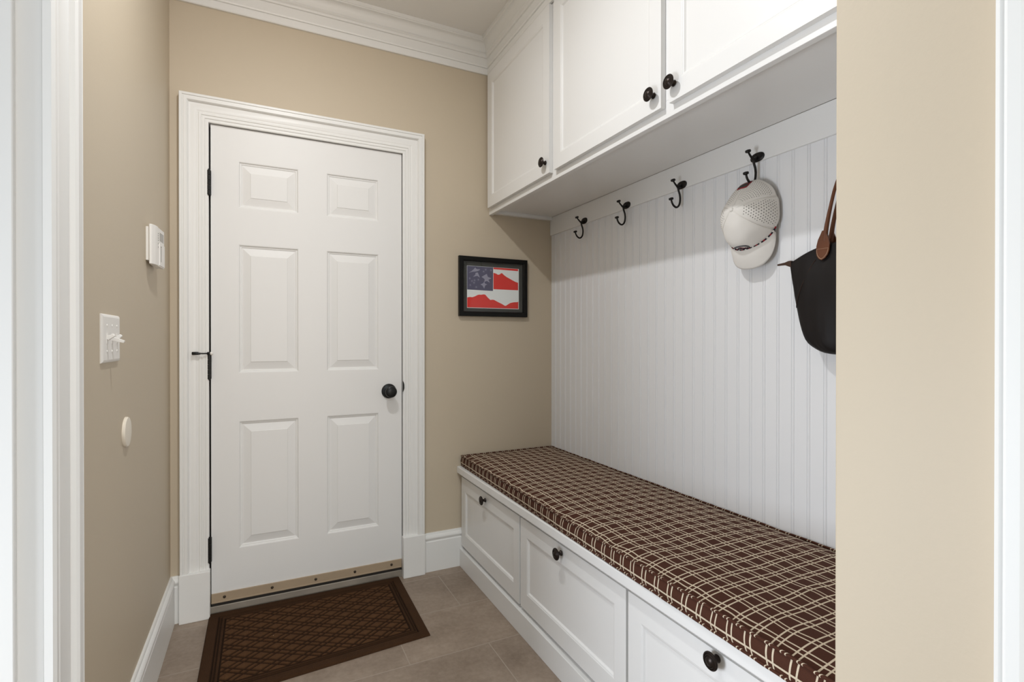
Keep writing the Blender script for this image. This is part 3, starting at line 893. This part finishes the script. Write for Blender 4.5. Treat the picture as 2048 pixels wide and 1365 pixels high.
shell('front_panel', -1.05, 1.02, M['cap'], 36)
shell('side_panel', 1.02, 1.95, M['perf'], 24)
shell('side_panel', -1.95, -1.05, M['perf'], 24)
shell('back_panel', 1.95, math.pi, M['perf'], 28, t1=0.985)
shell('back_panel', -math.pi, -1.95, M['perf'], 28, t1=0.985)
for q in (1.02, -1.05, 1.95, -1.95, math.pi):
    m = MB(); m.tube([crown_pt(q, 0.03 + 0.96 * j / 30) + (crown_pt(q, 0.03 + 0.96 * j / 30) - Vector((1.43, CY, CZ))).normalized() * 0.0005 for j in range(31)], 0.0012, 6)
    m.build('seam', M['cap'], cap, smooth=180)
m = MB(); m.lathe([(0.0068, -0.002), (0.0068, 0.001), (0.0055, 0.0035), (0.003, 0.005), (0.0005, 0.0055)], AP, (-1, 0, 0.08), 20)
m.build('button', M['cap'], cap, smooth=60)
# sweatband inside the opening and strap over the hook
m = MB(); rows_ = []
for dx in (-0.012, 0.003):
    rows_.append([rim_pt(2 * math.pi * i / 60) * 1.0 + Vector((dx * (1 if math.cos(2 * math.pi * i / 60) < 0.4 else 0.5), 0, 0)) + (Vector((rim_pt(2 * math.pi * i / 60).x, CY, CZ)) - rim_pt(2 * math.pi * i / 60)) * 0.035 for i in range(61)])
m.strip(rows_); o = m.build('sweatband', M['cap'], cap, smooth=180)
# brim
PB = 0.98


def brim_out(u):
    """u -1..1 across the brim's outer edge"""
    a = u * math.pi / 2
    yy = CY - 0.002 + 0.073 * math.copysign(abs(math.sin(a)) ** 0.8, u)
    zz = 1.497 - 0.105 * abs(math.cos(a)) ** 0.62
    xx = 1.4505 - 0.022 * math.cos(a) ** 1.5 - 0.020 * max(0, u)
    return Vector((xx, yy, zz))


rows_ = []
for j in range(13):
    s = j / 12; r = []
    for i in range(41):
        u = -1 + 2 * i / 40
        a = rim_pt(u * PB); b_ = brim_out(u)
        p = a.lerp(b_, s); p.x -= 0.004 * math.sin(math.pi * s) * math.cos(u * math.pi / 2)
        r.append(p)
    rows_.append(r)
m = MB(); m.strip(rows_); br_ = m.build('brim', M['cap'], cap, smooth=180)
md = br_.modifiers.new('board', 'SOLIDIFY'); md.thickness = 0.0032; md.offset = 1
for s in (0.25, 0.4, 0.55, 0.7, 0.85):
    m = MB(); pts_ = []
    for i in range(1, 40):
        u = -0.95 + 1.9 * i / 40
        a = rim_pt(u * PB); b_ = brim_out(u); p = a.lerp(b_, s); p.x -= 0.004 * math.sin(math.pi * s) * math.cos(u * math.pi / 2) + 0.0017
        pts_.append(p)
    m.tube(pts_, 0.0005, 5); m.build('stitching', M['cap'], br_, smooth=180)
# braided rope along the brim, three colours of strand
pts_ = []
for i in range(81):
    ph = -1.12 + 2.24 * i / 80
    p = rim_pt(ph); p = p + Vector((-0.0035, 0, 0)) + (p - Vector((p.x, CY, CZ))).normalized() * 0.0028
    pts_.append(p)
for nm, mt, sel in (('red_strand', M['red_thread'], 0), ('dark_strand', M['navy_thread'], 1), ('white_strand', M['cap'], 2)):
    m = MB()
    for i in range(80):
        if (i // 2) % 4 in ((0,), (1, 3), (2,))[sel]:
            m.tube([pts_[i], pts_[i].lerp(pts_[i + 1], 1.1)], 0.0023, 8)
    m.build(nm, mt, cap, smooth=180, merge=False)


def on_crown(ph, t, lift): 
    p = crown_pt(ph, t); return p + (p - Vector((1.43, CY, CZ))).normalized() * lift


def patch(name, ph0, ph1, t0, t1, mat, lift, parent=cap, n=8):
    m = MB(); m.strip([[on_crown(ph0 + (ph1 - ph0) * i / n, t0 + (t1 - t0) * j / n, lift) for i in range(n + 1)] for j in range(n + 1)])
    o = m.build(name, mat, parent, smooth=180)
    md = o.modifiers.new('cloth', 'SOLIDIFY'); md.thickness = 0.0006; md.offset = 0
    return o


fl = patch('flag_patch', 2.80, 3.28, 0.66, 0.90, M['red_thread'], 0.0016)
patch('patch_stripe', 2.84, 3.24, 0.70, 0.85, M['mat_board'], 0.0022, fl)
# embroidered oval badge on the front
lg = MB()
for (rx, ry, rad) in ((0.26, 0.115, 0.0012), (0.215, 0.085, 0.0007)):
    lg.tube([on_crown(rx * math.cos(2 * math.pi * i / 48), 0.865 + ry * math.sin(2 * math.pi * i / 48), 0.0012) for i in range(49)], rad, 6)
lg.tube([on_crown(-0.15 + 0.30 * i / 20, 0.87 + 0.05 * math.sin(i / 20 * 2 * math.pi * 1.2), 0.0012) for i in range(21)], 0.0013, 6)
lg.tube([on_crown(-0.10 + 0.22 * i / 12, 0.90 - 0.05 * i / 12, 0.0012) for i in range(13)], 0.0009, 6)
lb = lg.build('badge', M['navy_thread'], cap, smooth=180, merge=False); lb['label'] = 'dark embroidered oval badge'
lg = MB(); lg.tube([on_crown(-0.19 + 0.38 * i / 20, 0.855 + 0.045 * math.sin(i / 20 * 2 * math.pi * 1.2 + 0.8), 0.0011) for i in range(21)], 0.0007, 6)
lg.build('badge_thread', M['red_thread'], lb, smooth=180)

# ------------------------------------------------------------------ tote bag
TY = 0.825; TX = 1.415
bag = thing('tote_bag', (TX, TY, 1.125), 'black nylon tote bag with brown leather handles hanging beside the wall end', 'bag')
# outline: (height, half width, half thickness)
OUT = [(1.120, 0.045, 0.012), (1.125, 0.082, 0.026), (1.134, 0.104, 0.034), (1.150, 0.128, 0.040), (1.172, 0.138, 0.043), (1.205, 0.150, 0.042), (1.230, 0.156, 0.041), (1.260, 0.163, 0.039), (1.290, 0.169, 0.036), (1.320, 0.175, 0.032), (1.345, 0.180, 0.027), (1.365, 0.184, 0.021),
       (1.388, 0.187, 0.014)]
NA = 96
rows_ = []
for (z, hw, ht) in OUT:
    r = []
    for k in range(NA):
        a = 2 * math.pi * k / NA
        cs, sn = math.cos(a), math.sin(a)
        yy = hw * math.copysign(abs(cs) ** 0.85, cs); xx = ht * math.copysign(abs(sn) ** 0.8, sn)
        fold = 0.006 * noise.noise((yy * 26, z * 7, 1.0 if xx > 0 else 5.0)) + 0.003 * noise.noise((yy * 70, z * 40, 2.0))
        if z < 1.22: fold *= 1.6
        xx += fold * (1 if xx > 0 else 1) * min(1, ht / 0.02)
        r.append((min(TX + xx, XR - 0.004), TY + yy, z + 0.004 * noise.noise((yy * 20, 3, 1)) * (1 if z < 1.2 else 0)))
    rows_.append(r)
# upper part: the mouth arches up between the corners
for s in (0.35, 0.7, 1.0):
    r = []
    for k in range(NA):
        a = 2 * math.pi * k / NA
        cs, sn = math.cos(a), math.sin(a)
        hw, ht = 0.187, 0.014 - 0.006 * s
        yy = hw * math.copysign(abs(cs) ** 0.85, cs); xx = ht * math.copysign(abs(sn) ** 0.8, sn)
        q = min(1, abs(yy) / hw)
        arch = 0.050 * (1 - q ** 2.6)
        r.append((TX + xx, TY + yy, 1.388 + arch * s))
    rows_.append(r)
m = MB(); m.strip(rows_, close=True); m.f.append(tuple(range(NA - 1, -1, -1))); m.f.append(tuple((len(rows_) - 1) * NA + k for k in range(NA)))
bd = m.build('body', M['nylon'], bag, smooth=70)
md = bd.modifiers.new('soft', 'SUBSURF'); md.levels = 1; md.render_levels = 1
# side seam running from the handle base to the lower corner, lying on the cloth
def bag_front(y_off, z):
    hw = np.interp(z, [q[0] for q in OUT], [q[1] for q in OUT]); ht = np.interp(z, [q[0] for q in OUT], [q[2] for q in OUT])
    cs = min(1, abs(y_off) / hw) ** (1 / 0.85)
    return TX - ht * math.sqrt(max(0, 1 - cs * cs)) ** 0.8


for sg in (1, -1):
    m = MB()
    pts_ = []
    for i in range(25):
        q = i / 24; yo = 0.100 + (0.158 - 0.100) * q ** 0.85; z_ = 1.387 - (1.387 - 1.255) * q
        pts_.append((bag_front(yo, z_) - 0.0005, TY + sg * yo, z_))
    m.tube(pts_, 0.0012, 6)
    m.build('seam', M['seam_brown'], bag, smooth=60)
    # leather tip of the zip at the corner
    t = MB(); rows_ = []
    for yy, zz, hw, hh in ((0.180, 1.386, 0.0075, 0.010), (0.190, 1.388, 0.006, 0.008), (0.203, 1.3895, 0.0035, 0.004), (0.228, 1.389, 0.003, 0.0025)):
        rows_.append([(TX - hw, TY + sg * yy, zz - hh), (TX + hw, TY + sg * yy, zz - hh), (TX + hw, TY + sg * yy, zz + hh), (TX - hw, TY + sg * yy, zz + hh)])
    t.strip(rows_, close=True); t.f.append((12, 13, 14, 15)); t.f.append((3, 2, 1, 0)); t.build('zip_tip', M['dark_leather'], bag, bevel=0.001)
# two handles, front and back, each with its pair of stitched tabs
for side, nm in ((-1, 'handle'), (1, 'handle')):
    hx = TX + side * 0.013; top = (HXW - 0.030, TY, 1.757 - 0.0885 + 0.0095)
    m = MB()
    pts_ = [(hx, TY + 0.074, 1.435), (hx - 0.002, TY + 0.069, 1.470), (hx, TY + 0.058, 1.530), (hx + 0.004, TY + 0.044, 1.590), (HXW - 0.033 + side * 0.004, TY + 0.020, 1.660), (HXW - 0.031 + side * 0.005, TY, 1.6785)]
    pts_ = pts_ + [(p[0], 2 * TY - p[1], p[2]) for p in pts_[-2::-1]]
    m.tube(pts_, [0.0075, 0.0058, 0.0045, 0.0042, 0.0042, 0.0042, 0.0042, 0.0042, 0.0045, 0.0058, 0.0075], 12, 5)
    hd = m.build(nm, M['leather'], bag, smooth=60)
    for sg in (1, -1):
        poly = [(0, 1.382), (0.009, 1.387), (0.0155, 1.396), (0.0185, 1.408), (0.0185, 1.424), (0.0150, 1.440), (0.009, 1.453), (0.0045, 1.464)]
        poly = poly + [(-u, v) for u, v in poly[:0:-1]]
        fn = lambda u, v, d: (hx + side * (d + 0.002 - max(0, (1.41 - v)) * -0.12), TY + sg * (0.0775 - (v - 1.40) * 0.05) + u, v)
        m = MB(); m.prism(poly, fn, 0.0, 0.0045); tb = m.build('tab', M['leather'], hd, bevel=0.001)
        m = MB()
        st_ = [(0.0160, 1.414), (0.0155, 1.406), (0.0125, 1.397), (0.006, 1.389), (0, 1.3855)]
        st_ = st_ + [(-u, v) for u, v in st_[-2::-1]] + [st_[0]]
        dn = 0
        for a_, b_ in zip(st_, st_[1:]):
            k_ = max(2, int(math.hypot(a_[0] - b_[0], a_[1] - b_[1]) / 0.0022))
            for i in range(k_):
                p, q = i / k_, (i + 0.65) / k_
                m.tube([fn(a_[0] + (b_[0] - a_[0]) * p, a_[1] + (b_[1] - a_[1]) * p, 0.0047), fn(a_[0] + (b_[0] - a_[0]) * q, a_[1] + (b_[1] - a_[1]) * q, 0.0047)], 0.0005, 5)
        sto = m.build('stitching', M['thread'], hd, merge=False)
